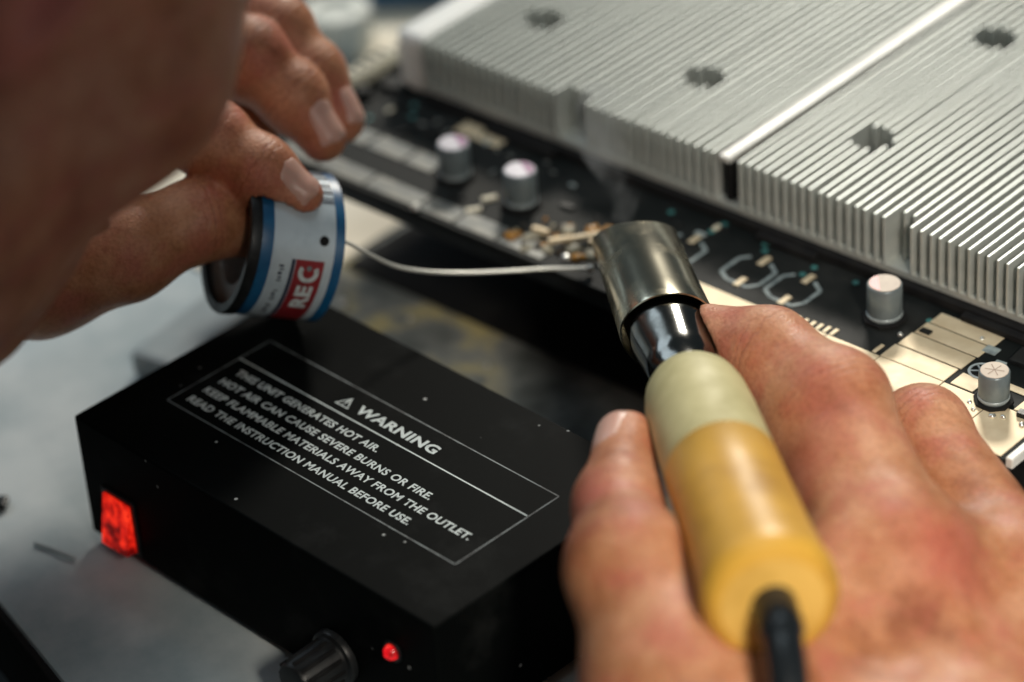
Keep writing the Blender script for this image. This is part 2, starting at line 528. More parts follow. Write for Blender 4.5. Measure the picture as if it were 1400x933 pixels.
RIGHT_HAND = {
    'thumb': [(91.1, -57.1, 68.0, 7.6), (104.3, -76.3, 66.1, 9.8), (122.2, -93.6, 66.6, 14.2), (148.6, -108.3, 50.3, 19.0)],
    'index': [(78.9, -10.2, 70.1, 6.8), (96.0, -7.7, 69.3, 10.4), (120.5, -13.2, 66.6, 12.6), (157.8, -40.8, 52.0, 16.5)],
    'index_pad': [(94.1, -7.5, 60.7, 8.5), (115.4, -17.6, 56.4, 10.5), (141.8, -35.2, 47.7, 12.5)],
    'middle': [(90.0, 1.3, 34.8, 7.5), (105.1, 6.1, 31.5, 9.2), (131.2, 8.4, 50.0, 10.8), (175.1, -14.5, 37.1, 15.5)],
    'ring': [(113.7, -11.8, 15.8, 7.5), (124.0, -0.8, 11.5, 9.0), (144.4, 11.4, 25.0, 10.3), (193.3, -10.0, 23.0, 15.0)],
    'little': [(151.8, -29.7, 19.9, 7.0), (161.2, -18.6, 21.9, 8.0), (173.5, -8.5, 23.6, 9.5), (209.4, -18.7, 16.6, 14.0)],
    'wrist': [(206.1, -76.7, 24.3, 26.0), (241.2, -107.9, 22.5, 27.0)],
}
LEFT_HAND = {
    'index': [(-35.9, -39.1, 83.0, 6.5), (-45.8, -43.1, 89.1, 8.4), (-59.6, -46.6, 96.1, 9.3), (-87.4, -51.0, 102.4, 13.5)],
    'middle': [(-52.4, -13.4, 82.9, 6.6), (-62.9, -13.1, 92.3, 8.4), (-75.4, -16.6, 101.7, 10.2), (-98.1, -28.3, 105.5, 13.5)],
    'ring': [(-57.6, -0.7, 80.4, 6.2), (-69.3, 1.2, 90.9, 7.8), (-81.3, 0.4, 100.8, 9.0), (-108.4, -6.8, 108.7, 13.0)],
    'little': [(-77.9, -13.8, 78.4, 6.5), (-86.4, -12.7, 81.3, 7.5), (-100.9, -9.3, 85.6, 8.5), (-121.9, 4.4, 107.9, 12.0)],
    'thumb': [(-49.1, -43.4, 70.6, 8.0), (-53.6, -59.4, 79.7, 10.0), (-61.6, -79.2, 77.4, 12.8), (-81.4, -93.4, 72.1, 17.0)],
    'wrist': [(-121.2, -92.7, 83.7, 27.0), (-142.4, -134.5, 87.8, 29.0)],
}
WIRE = [(-27.4, -39.7, 73.6), (-25.7, -34.3, 70.4), (-22.7, -28.4, 64.5), (-19.7, -22.3, 59.0), (-15.7, -15.5, 54.9), (-10.0, -7.4, 52.3), (-2.5, 1.8, 50.8), (5.7, 10.4, 49.7), (14.5, 17.2, 49.7)]
# ------------------------------------------------------------------ the bench
fl = box('floor', -2500, 2500, -2500, 2500, -780, -760, wear('floor_tiles', (0.03, 0.033, 0.035), (0.045, 0.048, 0.05), 6, 0.5), None)
tag(fl, kind='structure')
t = box('table', -900, 700, -1, 900, -25, 0, M['table'], None, 2.0)
t.location = (-0.060, -0.139, 0)
t.rotation_euler = (0, 0, math.radians(-17))
tag(t, kind='structure')
box('dark_edge_strip', -900, 700, -3.2, -1.1, -25, -0.5, M['black_rubber'], t, 0.3, 1)  # black strip added to keep the table's side face dark

# stained sheet under the board, between the black unit and the board
plate = box('metal_sheet', -100, 175, -24, 92, 0.3, 1.3, M['plate'], None, 0.3, 1)
tag(plate, 'dark grey metal sheet with yellowish flux stains between black unit and circuit board', 'metal sheet')
shade_o = box('shade_sheet', -97, 172, 31, 230, 1.5, 2.6, M['black_rubber'], None, 0.4, 1)  # black sheet added to stand for the board's shadow below it
tag(shade_o, 'black sheet standing in for the shade under the circuit board', 'shade sheet')
card = box('paper_card', -190, -101.5, 5, 100, 0.3, 0.9, M['paper'], None, 0.1, 1)
tag(card, 'cream white paper card on the table beside the spool and board edge', 'card')
for x, y, r, lb in ((-27, 17, 0.8, 'tiny shiny solder ball on the metal sheet between unit label and board'), (-62, 22, 0.7, 'tiny shiny solder ball on the metal sheet under the solder wire'),
                    (-84, 16, 1.5, 'larger shiny solder ball on the metal sheet beside the spool')):
    me = lathe([(r * 0.3, 0.9 * r), (r * 0.8, 0.6 * r), (r, 0.05)][::-1], 12, (x, y, 1.35))
    b = place('solder_ball', me, M['solder'], None, True)
    tag(b, lb, 'solder ball', 'solder balls on the metal sheet')

# ------------------------------------------------------------------ black hot air unit
PHI = -0.0597148
ux, uy = math.cos(PHI), math.sin(PHI)
unit = empty('hot_air_unit', (-0.0590, -0.1064, 0), PHI)
tag(unit, 'black metal hot air unit with white warning text and red lit switch', 'hot air unit')
UL, UW, UH = 137.2, 79.3, 41.0
hs = box('housing', 0, UL, 0, UW, 3.0, UH, M['box'], unit, 0.8, 3)
for fx, fy in ((9, 9), (UL - 9, 9), (9, UW - 9), (UL - 9, UW - 9)):
    place('foot', lathe([(5, 0), (5.5, 0.6), (5.5, 3.0)], 20, (fx, fy, 0)), M['black_rubber'], unit)

def flat(name, me, m, parent, z):
    o = place(name, me, m, parent)
    o.location = (0, 0, z * MM)
    return o

lines = [('THIS UNIT GENERATES HOT AIR.', 18.6, 74.0, 39.9, 42.6), ('HOT AIR CAN CAUSE SEVERE BURNS OR FIRE.', 18.3, 99.2, 34.5, 37.2),
         ('KEEP FLAMMABLE MATERIALS AWAY FROM THE OUTLET.', 18.0, 118.6, 29.2, 31.9), ('READ THE INSTRUCTION MANUAL BEFORE USE.', 17.8, 102.6, 23.8, 26.5)]
for s, a, b, c, d in lines:
    flat('warning_text', fit_text(s, a, b, c, d, 0.026), M['print'], unit, UH + 0.08)
flat('warning_title', fit_text('WARNING', 56.0, 86.0, 48.7, 52.3, 0.036), M['print'], unit, UH + 0.08)

def frame_line(name, x0, y0, x1, y1, wd, z, m, parent):
    d = Vector((x1 - x0, y1 - y0, 0)); n = Vector((-d.y, d.x, 0)).normalized() * wd / 2
    a, b = Vector((x0, y0, z)), Vector((x1, y1, z))
    me = bpy.data.meshes.new(name)
    me.from_pydata([tuple(p * MM) for p in (a - n, b - n, b + n, a + n)], [], [(0, 1, 2, 3)])
    return place(name, me, m, parent)
LX0, LX1, LY0, LY1 = 14.0, 123.2, 20.6, 56.8
frame_line('label_rule', LX0, 45.9, LX1 - 0.4, 45.9, 0.45, UH + 0.09, M['print'], unit)
for a in ((LX0, LY0, LX1, LY0), (LX1, LY0, LX1, LY1), (LX1, LY1, LX0, LY1), (LX0, LY1, LX0, LY0)):
    frame_line('label_border', *a, 0.40, UH + 0.07, M['print_line'], unit)
# hazard triangle
def poly(name, pts, z, m, parent):
    me = bpy.data.meshes.new(name)
    me.from_pydata([(x * MM, y * MM, z * MM) for x, y in pts], [], [tuple(range(len(pts)))])
    return place(name, me, m, parent)
tri = [(49.0, 48.4), (54.2, 48.4), (51.6, 52.8)]
tc = (51.6, 49.9)
for k in range(3):
    a, b = tri[k], tri[(k + 1) % 3]
    ai = tuple(tc[i] + (a[i] - tc[i]) * 0.72 for i in (0, 1)); bi = tuple(tc[i] + (b[i] - tc[i]) * 0.72 for i in (0, 1))
    poly('hazard_triangle', [a, b, bi, ai], UH + 0.08, M['print'], unit)
poly('hazard_mark', [(51.4, 49.7), (51.8, 49.7), (51.95, 51.5), (51.25, 51.5)], UH + 0.08, M['print'], unit)
poly('hazard_mark', [(51.35, 49.0), (51.85, 49.0), (51.85, 49.4), (51.35, 49.4)], UH + 0.08, M['print'], unit)

# front of the unit: rocker switch, indicator, knob
sw = box('switch_bezel', 8.0, 21.6, -0.7, 0.4, 4.6, 22.4, M['black_plastic'], unit, 0.4)
bm = bmesh.new()
vs = [bm.verts.new((x * MM, y * MM, z * MM)) for x in (9.6, 20.2) for y, z in ((-0.6, 6.0), (-4.0, 6.2), (-2.7, 13.6), (-1.3, 21.0), (-0.6, 21.0))]
for i in range(4):
    bm.faces.new((vs[i], vs[i + 1], vs[i + 6], vs[i + 5]))
bm.faces.new(vs[0:5]); bm.faces.new(vs[5:10][::-1]); bm.faces.new((vs[4], vs[0], vs[5], vs[9]))
rk = place('rocker', bm_mesh(bm, 'rocker'), M['switch_lit'], sw)
led = place('indicator_lamp', lathe([(2.1, 0), (2.1, 0.8), (1.7, 1.9), (0.9, 2.6), (0.2, 2.8)], 24, (121.3, 0.05, 25.9), (0, -1, 0)), M['led_lit'], unit, True)
place('lamp_ring', lathe([(3.0, 0), (3.0, 0.6), (2.2, 0.6)], 24, (121.3, 0.02, 25.9), (0, -1, 0), True), M['black_plastic'], led)
kprof = [(7.7, 0.2), (7.7, 1.4), (7.4, 2.0), (6.4, 2.4), (6.2, 3.2), (5.8, 14.0), (5.2, 15.0), (4.2, 15.2)]
kn = place('knob', lathe(kprof, 40, (99.5, 0, 12.9), (0, -1, 0)), M['black_plastic'], unit)
smooth_by_angle(kn, 35)
for k in range(12):
    g = 2 * math.pi * k / 12
    c = Vector((99.5 + 5.95 * math.cos(g), 0, 12.9 + 5.95 * math.sin(g)))
    place('knob_rib', tube_mesh([c + Vector((0, -3.4, 0)), c + Vector((-0.35 * math.cos(g), -14.2, -0.35 * math.sin(g)))], 0.7, 8), M['black_rubber'], kn, True)

# ------------------------------------------------------------------ circuit board with heatsink
ZB = 48.0
board = empty('circuit_board', (0, 0, 0))
tag(board, 'black circuit board with ribbed aluminium heatsink, capacitors and bare copper strips', 'circuit board')
box('substrate', -118, 152, 13, 230, ZB - 1.8, ZB, M['pcb'], board, 0.25, 1)
box('edge_frame', -117.5, 151.5, 13.4, 19.0, ZB - 6.2, ZB - 1.9, M['black_plastic'], board, 0.4, 1)
for x, y in ((-108, 26), (146, 18), (-108, 215), (146, 215)):
    place('standoff', lathe([(3, 0), (3, ZB - 4.6)], 6, (x, y, 2.7)), M['solder'], board)

def bb(name, x, y, sx, sy, h, m, rz=0.0, z=None, bev=0.15, parent=None):
    bm = bmesh.new()
    add_box(bm, -sx / 2 * MM, sx / 2 * MM, -sy / 2 * MM, sy / 2 * MM, 0, h * MM, min(bev, h * 0.45, sx * .3, sy * .3) * MM, 1)
    o = place(name, bm_mesh(bm, name), m, parent or board)
    o.location = (x * MM, y * MM, (ZB + 0.02 if z is None else z) * MM)
    o.rotation_euler = (0, 0, rz)
    return o

HX0, HX1, HY0, HY1 = -87.5, 150.0, 61.2, 232.0
HZ0, HZ1 = ZB + 3.0, ZB + 20.0
sink = box('heatsink', HX0, HX1, HY0 + 0.6, HY1, HZ0, HZ0 + 2.2, M['alu'], board, 0.2, 1)
box('heatsink_gasket', HX0 + 1, HX1 - 1, HY0 - 1.6, HY1 - 1, ZB + 0.1, HZ0 - 0.1, M['black_rubber'], board, 0.3, 1)
for gx, gw in ((-60, 26), (40, 20), (108, 34)):
    box('gasket_tab', gx, gx + gw, HY0 - 4.2, HY0 - 1.5, ZB + 0.1, HZ0 - 0.8, M['black_rubber'], board, 0.3, 1)
holes = [(53.2, 93, 6.0), (-5.9, 93, 5.6), (-66.5, 93, 5.6), (48.4, 158.5, 6.0), (-10, 158.5, 6), (108, 158, 6), (112, 93, 6)]
FT = 0.75
fin_cache = {}
def fin_mesh(cuts, setback, tall=True):
    key = (tuple(round(c, 1) for cc in cuts for c in cc), setback)
    if key in fin_cache:
        return fin_cache[key]
    bm = bmesh.new()
    y = HY0 + setback
    top = HZ1
    spans = []
    for a, b in sorted(cuts):
        spans.append((y, a)); y = b
    spans.append((y, HY1))
    for a, b in spans:
        if b - a > 0.5:
            add_box(bm, -FT / 2 * MM, FT / 2 * MM, a * MM, b * MM, (HZ0 + 2.15) * MM, top * MM, 0.10 * MM, 1)
    me = bm_mesh(bm, 'fin')
    me.materials.append(M['alu'])
    fin_cache[key] = me
    return me
pitch = 3.04
x = HX0 + 0.6
while x < HX1 - 0.4:
    if 23.6 < x < 30.2:
        x += pitch
        continue
    cuts = []
    for hx, hy, hr in holes:
        if abs(x - hx) < hr:
            hw = math.sqrt(hr * hr - (x - hx) ** 2)
            cuts.append((round(hy - hw, 1), round(hy + hw, 1)))
    setback = 5.2 if (80.5 < x < 88.2 or -33 < x < -26) else 0.0
    o = place('fin', fin_mesh(cuts, setback), None, sink)
    o.location = ((x + random.uniform(-0.03, 0.03)) * MM, 0, random.uniform(-0.04, 0.0) * MM)
    o.rotation_euler = (0, random.uniform(-0.003, 0.003), random.uniform(-0.0002, 0.0002))
    x += pitch
for hx, hy, hr in holes:
    place('screw_head', lathe([(2.6, 0), (2.6, 3.2), (2.2, 3.8), (0.6, 3.8)], 18, (hx, hy, HZ0 + 2.2)), M['solder'], sink)
box('joint_bar', 24.8, 28.6, HY0 - 0.2, HY1, HZ1 - 1.6, HZ1 + 0.25, M['alu_bar'], sink, 0.3, 1)
box('joint_core', 25.6, 27.8, HY0 + 1.4, HY1, HZ0 + 2.2, HZ1 - 1.7, M['black_rubber'], sink, 0.1, 1)

box('side_guard', -99.5, -88.4, 63, 228, ZB + 0.2, HZ1 - 0.4, M['white_guard'], board, 2.2, 3)
# capacitors
def capacitor(x, y, r, h, top, mark, scored=False, base=True):
    prof = [(r * 0.96, 0.9), (r * 1.0, 1.3), (r * 0.95, 2.0), (r * 1.0, 2.6), (r * 1.0, h - 0.45), (r * 0.95, h - 0.1), (r * 0.90, h)]
    c = place('capacitor', lathe(prof, 40), M['can'], board)
    smooth_by_angle(c, 50)
    c.location = (x * MM, y * MM, (ZB + 0.3) * MM)
    c.rotation_euler = (random.uniform(-.02, .02), random.uniform(-.02, .02), 0.4)
    place('capacitor_top', lathe([(r * 0.90, h + 0.01), (r * 0.88, h + 0.10), (0.05, h + 0.12)], 40), top, c)
    if mark:
        pts = [(r * 0.84 * math.cos(g), r * 0.84 * math.sin(g)) for g in np.linspace(math.radians(20), math.radians(160), 16)]
        poly('polarity_mark', pts, h + 0.17, mark, c).rotation_euler = (0, 0, math.radians(108 if mark is M['red_mark'] else -50))
    if scored:
        for k in range(3):
            g = math.pi * k / 3
            frame_line('vent_score', -r * .62 * math.cos(g), -r * .62 * math.sin(g), r * .62 * math.cos(g), r * .62 * math.sin(g), 0.32, h + 0.17, M['scored'], c)
    place('crimp_ring', lathe([(r * 1.0, 1.25), (r * 1.03, 1.4), (r * 1.03, 2.0), (r * 0.98, 2.15)], 40, closed=False), M['can_ring'], c, True)
    place('rubber_base', lathe([(r * 1.26, 0), (r * 1.30, 0.3), (r * 1.30, 0.85), (r * 0.9, 0.95)], 8), M['black_rubber'], c)
    return c
capacitor(-50.3, 34.0, 4.6, 11.2, M['can_top'], M['violet_mark'])
capacitor(-24.8, 33.6, 4.7, 11.2, M['can_top'], M['violet_mark'])
capacitor(91.4, 46.6, 4.7, 10.8, M['can_top_warm'], M['red_mark'])
capacitor(136.0, 32.0, 4.0, 9.6, M['can_top_warm'], None, True)

# grey tinned strips at the near left edge
x = -104.0
for L_ in (16, 19, 21, 14, 16, 17):
    bb('tinned_strip', x + L_ / 2, 18.4, L_ - 0.7, 7.0, 0.35, M['tin'])
    x += L_
for x0, L_ in ((-98, 14), (-83.5, 14.5), (-68.6, 11)):
    bb('tinned_strip', x0 + L_ / 2, 35.0, L_ - 0.5, 7.5, 0.35, M['tin'])
bb('tinned_strip', -60, 56.0, 17, 6.0, 0.35, M['gold'])
bb('tinned_strip', -59.5, 43.0, 6.5, 7.0, 0.35, M['gold'])
for x, y, a in ((-33.5, 23.2, .9), (-34.0, 30.4, 1.0), (-42, 26, .2), (-13, 40, 0.1), (-72, 48, .3), (-80, 44, 1.2)):
    bb('resistor', x, y, 4.4, 1.7, 0.9, M['cream_plastic'] if x > -40 and x < -30 else M['black_plastic'], a)
bb('screw_head', -47.4, 14.6, 3.0, 3.0, 1.4, M['solder'], 0.3, bev=0.6)
bb('solder_pad', -30, 15.2, 4.0, 1.3, 0.4, M['tin'], 0.1)

r2 = random.Random(11)
for k in range(46):
    x, y = r2.uniform(-104, 30), r2.uniform(24, 57)
    if any(math.hypot(x - cx, y - cy) < 8 for cx, cy in ((-50.3, 34), (-24.8, 33.6), (-1, 27), (8, 30))) or (y < 40 and x < -56):
        continue
    m = r2.choice(['black_plastic', 'black_plastic', 'silk', 'tin', 'tin', 'cream_plastic'])
    s = r2.uniform(0.7, 1.5)
    bb('resistor' if m != 'tin' else 'solder_pad', x, y, 2.2 * s, 1.2 * s, 0.6 if m != 'tin' else 0.25, M[m], r2.choice([0, 0, math.pi / 2]))
# burnt components at the soldering spot
rng = random.Random(5)
def lump(name, x, y, r, hh, m, z=None):
    bm = bmesh.new()
    bmesh.ops.create_icosphere(bm, subdivisions=2, radius=1.0)
    for v in bm.verts:
        s = 1 + rng.uniform(-.22, .22)
        v.co = Vector((v.co.x * r * s, v.co.y * r * s * 0.8, max(v.co.z, -0.2) * hh * s)) * MM
    o = place(name, bm_mesh(bm, name), m, board, True)
    o.location = (x * MM, y * MM, (ZB + 0.1 if z is None else z) * MM)
    o.rotation_euler = (0, 0, rng.uniform(0, 3))
    return o
for x, y, r, hh, m in ((-15.5, 19.5, 2.8, 1.6, 'flux'), (-10.5, 22.5, 3.2, 1.3, 'ash'), (-8, 17.0, 2.2, 1.0, 'ash'), (-3.5, 20, 2.6, 1.2, 'ash'),
                       (1, 34, 3.0, 2.0, 'flux'), (4.5, 36.5, 2.4, 1.6, 'flux'), (-5, 31, 3.2, 1.2, 'ash'), (2.5, 24.5, 3.2, 1.4, 'ash'),
                       (6.5, 21.5, 2.2, 1.2, 'flux'), (9.5, 25, 3.0, 1.4, 'ash'), (-1.5, 27, 2.0, 1.6, 'flux'), (12, 31, 2.4, 1.3, 'ash')):
    lump('flux_residue', x, y, r, hh, M[m])
for k in range(34):
    a_, r_ = rng.uniform(0, 6.28), rng.uniform(0, 1) ** .7
    lump('flux_residue', -1 + 17 * r_ * math.cos(a_), 26 + 10 * r_ * math.sin(a_), rng.uniform(.6, 1.9), rng.uniform(.4, 1.4), M[rng.choice(['flux', 'ash', 'ash', 'char'])])
for x, y, L_, a in ((2.5, 29.0, 9.5, 0.95), (-2.0, 24.0, 6.5, 0.9), (7.5, 29, 5, 0.5), (-9.5, 24.5, 5.2, 0.15)):
    bb('component_lead', x, y, L_, 1.5, 1.4, M['gold'], a, ZB + 1.0)
for x, y, r in ((8.0, 33.6, 2.2), (11.6, 35.6, 1.6), (13.0, 24.5, 2.0), (5, 18.5, 1.4)):
    lump('solder_joint', x, y, r, r * 0.8, M['solder'], ZB + 1.2)

# silkscreen outlines with pads, teal vias
def outline(cx, cy):
    pts = [(-6.2, -4.2), (-2.5, -6.4), (4.4, -6.4), (6.4, -3.6), (6.4, 3.6), (2.6, 6.2), (-4.0, 6.2), (-6.2, 3.8)]
    for i in range(8):
        if i in (5,):
            continue
        a, b = pts[i], pts[(i + 1) % 8]
        frame_line('silkscreen_line', cx + a[0], cy + a[1], cx + b[0], cy + b[1], 1.2, ZB + 0.06, M['silk'], board)
    bb('solder_pad', cx + 1.5, cy - 5.6, 1.9, 4.6, 0.45, M['gold'], 0.0)
    bb('solder_pad', cx + 0.4, cy + 6.3, 1.9, 4.6, 0.45, M['gold'], 0.0)
for cx, cy in ((48.3, 43.8), (63.4, 43.6), (26.0, 41.5)):
    outline(cx, cy)
for x, y in ((27.5, 53.5), (28.0, 58.7), (43.5, 57.2), (45.5, 54.4), (61.5, 55.5), (61, 51), (75, 56), (84, 52.5), (-88, 57), (-84, 52), (-94, 44), (12, 55), (101.5, 52.6)):
    place('via', lathe([(0.95, 0), (0.95, 0.14), (0.2, 0.16)], 14, (x, y, ZB + 0.03)), M['teal'], board)
# bare copper bus along the near right edge
edges = [38, 62, 84, 101, 121, 136, 151]
for a, b in zip(edges[:-1], edges[1:]):
    bb('copper_bus', (a + b) / 2, 22.6, b - a - 0.2, 18.0, 0.3, M['gold'])
for k in range(16):
    xx = 64 + k * 2.3
    if abs(xx - 91.4) < 6:
        continue
    bb('copper_tooth', xx, 32.6 + 0.05 * (xx - 66), 1.2, 2.2 + 0.06 * (xx - 66), 0.3, M['gold'])
for a, y0, y1, m in ((1, 31.7, 38.6, 'gold'), (2, 38.8, 45.5, 'gold'), (3, 45.7, 51.6, 'gold'), (4, 51.8, 57.5, 'gold')):
    bb('copper_bus', 110.4 + a * 0.4, (y0 + y1) / 2, 20.0, y1 - y0 - 0.25, 0.3, M[m])
for a, b, y0, y1 in ((122.5, 129.5, 32.2, 38.0), (142, 150.5, 32.0, 41), (130, 141, 38.5, 41)):
    bb('copper_bus', (a + b) / 2, (y0 + y1) / 2, b - a, y1 - y0, 0.3, M['gold'])
for x, y, sx, sy, h, m, a in ((133, 52, 8, 7, 1.4, 'black_plastic', .05), (145, 50, 6, 10, 1.6, 'black_plastic', 0), (146.5, 39, 4.5, 3.0, 1.4, 'black_plastic', .2),
                              (146, 31, 3.5, 2.4, 1.6, 'black_plastic', .1), (128, 46.5, 3.0, 2.0, .8, 'silk', .1),
                              (122.5, 50.5, 4.0, 3.2, .5, 'silk', .02), (104, 47.5, 3.2, 2.0, .8, 'black_plastic', 0), (149, 46, 3, 2, 1, 'black_plastic', .4)):
    bb('chip', x, y, sx, sy, h, M[m], a)
for x, y, r in ((142.0, 27.5, 0.9), (131.5, 28.0, 0.8), (139.5, 26.3, 1.1), (99.5, 42.5, 0.9), (144.5, 36.2, .8), (147.5, 27.6, 1.0), (117.5, 53.5, .8), (134.0, 26.0, .8)):
    lump('solder_joint', x, y, r, r, M['solder'])
ring = place('silkscreen_ring', lathe([(3.6, 0), (3.6, 0.03), (2.9, 0.03), (2.9, 0)], 32, (126.0, 41.2, ZB + 0.40), closed=False), M['print'], board)
frame_line('silkscreen_line', 123.6, 39.6, 128.4, 42.8, 0.5, ZB + 0.5, M['print'], board)
frame_line('silkscreen_line', 123.8, 42.6, 128.2, 39.8, 0.5, ZB + 0.5, M['print'], board)
box('edge_rail', 152.2, 154.4, 13.5, 228, ZB - 2.4, ZB + 0.6, M['alu_bar'], board, 0.3, 1)
# cream connector at the far left of the board
cn = box('connector', -114, -107, 41, 73, ZB + 0.1, ZB + 6.0, M['cream_plastic'], board, 2.4, 3)
for k in range(7):
    box('connector_slot', -112.6, -108.4, 43.5 + k * 4, 45.3 + k * 4, ZB + 5.9, ZB + 6.1, M['black_plastic'], cn)
for x, y, sx, sy, h in ((-100, 62, 9, 6, 2), (-94, 70, 7, 5, 1.5), (-106, 52, 8, 4, 3), (-108, 70, 5, 9, 2.4), (-92, 56, 4, 3, 1.2)):
    bb('chip', x, y, sx, sy, h, M['black_plastic'], 0.1)

# ------------------------------------------------------------------ hot tool held by the right hand
TE = Vector((166.0, -95.7, 78.2)); TF = Vector((38.4, 11.8, 64.0))
TA = (TF - TE).normalized(); TL = (TF - TE).length
tool = empty('hot_air_handpiece', (0, 0, 0))
tag(tool, 'hot air handpiece with yellow varnished handle and steel nozzle gripped by the right hand', 'handpiece')
def turned(name, prof, m, parent, n=56, ang=35, closed=True):
    o = place(name, lathe(prof, n, TE, TA, closed), m, parent)
    return smooth_by_angle(o, ang)
# h runs from the rear end towards the nozzle
turned('handle', [(4.6, 1.2), (4.7, 0.2), (11.5, 0.0), (13.8, 0.5), (15.0, 1.8), (15.8, 4.0), (15.7, 7.0), (15.0, 12), (14.4, 24), (13.9, 42), (13.7, 58.0), (13.5, 58.3)], M['grip'], tool)
turned('end_face', [(4.8, 0.12), (11.2, -0.12), (11.9, 0.06)], M['end'], tool, closed=False)
turned('collar', [(13.4, 58.35), (13.6, 58.6), (13.5, 70), (13.3, 82), (12.9, 90), (12.0, 95), (10.4, 98.6), (8.2, 100)], M['collar'], tool)
turned('inner_tube', [(7.8, 99.6), (8.0, 106), (8.6, 107.0), (9.0, 112), (9.9, 121), (10.3, 124), (10.4, 155)], M['chrome'], tool)
UPp = (UP - TA * UP.dot(TA)).normalized()
sl = turned('nozzle_sleeve', [(11.8, 130.0), (12.2, 130.2), (12.3, 132), (12.0, 142), (11.6, 158), (11.3, TL + 13.4), (11.0, TL + 14), (10.6, TL + 13.4), (11.0, 150), (11.6, 132), (11.8, 130.0)], M['steel'], tool, closed=False)
for vv in sl.data.vertices:            # both ends of the sleeve are cut back on the upper side
    q_ = vv.co / MM - TE
    h_ = q_.dot(TA); up_ = max(0.0, (q_ - TA * h_).dot(UPp))
    vv.co = vv.co - TA * (up_ * (0.35 + 0.75 * min(1.0, max(0.0, (h_ - 130) / (TL - 130))))) * MM
cord_pts = [TE + TA * 6, TE + TA * 1, TE - TA * 7 - UP * 1.5, TE - TA * 14 - UP * 8, TE - TA * 18 - UP * 20, TE - TA * 20 - UP * 36, TE - TA * 22 - UP * 60]
cp = catmull(cord_pts, 8)
place('cord', tube_mesh(cp, [5.2 if i < 18 else 4.6 for i in range(len(cp))], 20), M['cord'], tool, True)

# ------------------------------------------------------------------ solder spool
SO = Vector((-45.2, -40.8, 66.0)); SN = Vector((0.473863, 0.804372, -0.358384)).normalized()
SR, SHW = 20.0, 11.6
spool = empty('solder_spool', (0, 0, 0))
tag(spool, 'solder wire spool with white and blue label held between the left fingers', 'spool')
def sturn(name, prof, m, parent, n=64, closed=False):
    return smooth_by_angle(place(name, lathe(prof, n, SO, SN, closed), m, parent), 35)
sturn('core', [(12.5, -SHW), (SR - 0.4, -SHW), (SR - 0.4, SHW), (12.5, SHW), (12.5, -SHW)], M['spool_grey'], spool)
sturn('rim', [(SR - 2.2, -SHW - 2.6), (SR + 0.2, -SHW - 2.8), (SR + 0.5, -SHW - 2.2), (SR + 0.4, -SHW + 0.3), (SR - 2.2, -SHW + 0.2)], M['black_plastic'], spool)
lab = sturn('label', [(SR - 0.1, -SHW + 0.3), (SR, -SHW + 0.4), (SR, SHW - 0.2), (SR - 0.2, SHW)], M['spool_white'], spool)
sturn('label_band', [(SR + 0.06, -SHW + 0.35), (SR + 0.08, -SHW + 0.4), (SR + 0.08, -SHW + 3.6), (SR, -SHW + 3.7)], M['spool_blue'], lab)
sturn('label_band', [(SR + 0.06, SHW - 2.3), (SR + 0.08, SHW - 2.2), (SR + 0.25, SHW + 0.3), (SR - 1.5, SHW + 0.5)], M['spool_blue'], lab)
# angle frame on the label: 0 faces the camera side, positive turns upwards
ST = (-FW - SN * (-FW).dot(SN)).normalized()
SB = (UP - SN * UP.dot(SN) - ST * UP.dot(ST)).normalized()
def wrap(me, lift):
    co = np.zeros(len(me.vertices) * 3); me.vertices.foreach_get('co', co); co = co.reshape(-1, 3)
    out = np.zeros_like(co)
    for i, (s, tt, _) in enumerate(co):      # s: along the axis, tt: arc length upwards (metres)
        g = tt / (SR * MM)
        p = SO * MM + SN * s + (ST * math.cos(g) + SB * math.sin(g)) * (SR + lift) * MM
        out[i] = p
    me.vertices.foreach_set('co', out.ravel()); me.update()
    return me
def grid_mesh(x0, x1, y0, y1, nx, ny):
    vs = [(MM * (x0 + (x1 - x0) * i / nx), MM * (y0 + (y1 - y0) * j / ny), 0) for j in range(ny + 1) for i in range(nx + 1)]
    fs = [(j * (nx + 1) + i, j * (nx + 1) + i + 1, (j + 1) * (nx + 1) + i + 1, (j + 1) * (nx + 1) + i) for j in range(ny) for i in range(nx)]
    me = bpy.data.meshes.new('print'); me.from_pydata(vs, [], fs); return me
def label_patch(name, x0, x1, y0, y1, m, lift=0.12):
    return place(name, wrap(grid_mesh(x0, x1, y0, y1, 2, max(2, int(abs(y1 - y0)))), lift), m, lab)
label_patch('red_panel', -1.0, 6.9, -34.0, -4.2, M['spool_red'])
label_patch('navy_stripe', -2.2, -1.2, -34.0, -4.2, M['spool_dark'])
def rot_text(s, x0, x1, y0, y1, m, lift=0.2, bold=0.02):
    """lettering that runs upwards along the circumference"""
    me = fit_text(s, y0, y1, -x1, -x0, bold)
    bm = bmesh.new(); bm.from_mesh(me)
    bmesh.ops.subdivide_edges(bm, edges=[e for e in bm.edges if e.calc_length() > 0.0012], cuts=2)
    bm.to_mesh(me); bm.free()
    co = np.zeros(len(me.vertices) * 3); me.vertices.foreach_get('co', co); co = co.reshape(-1, 3)
    c2 = co.copy(); c2[:, 0] = -co[:, 1]; c2[:, 1] = co[:, 0]
    me.vertices.foreach_set('co', c2.ravel())
    return place('label_text', wrap(me, lift), m, lab)
rot_text('RE', 0.8, 5.4, -19.5, -11.5, M['print'], bold=0.05)
yy = -24.0
for k in range(17):        # small print, too fine to read
    ln = 0.5 + 0.5 * ((k * 7) % 3) / 2
    if k not in (5, 10, 11):
        label_patch('small_print', -5.4 + 0.25 * (k % 2), -3.9 - 0.2 * (k % 3), yy, yy + ln * 0.8, M['spool_dark'])
    yy += ln + 0.35
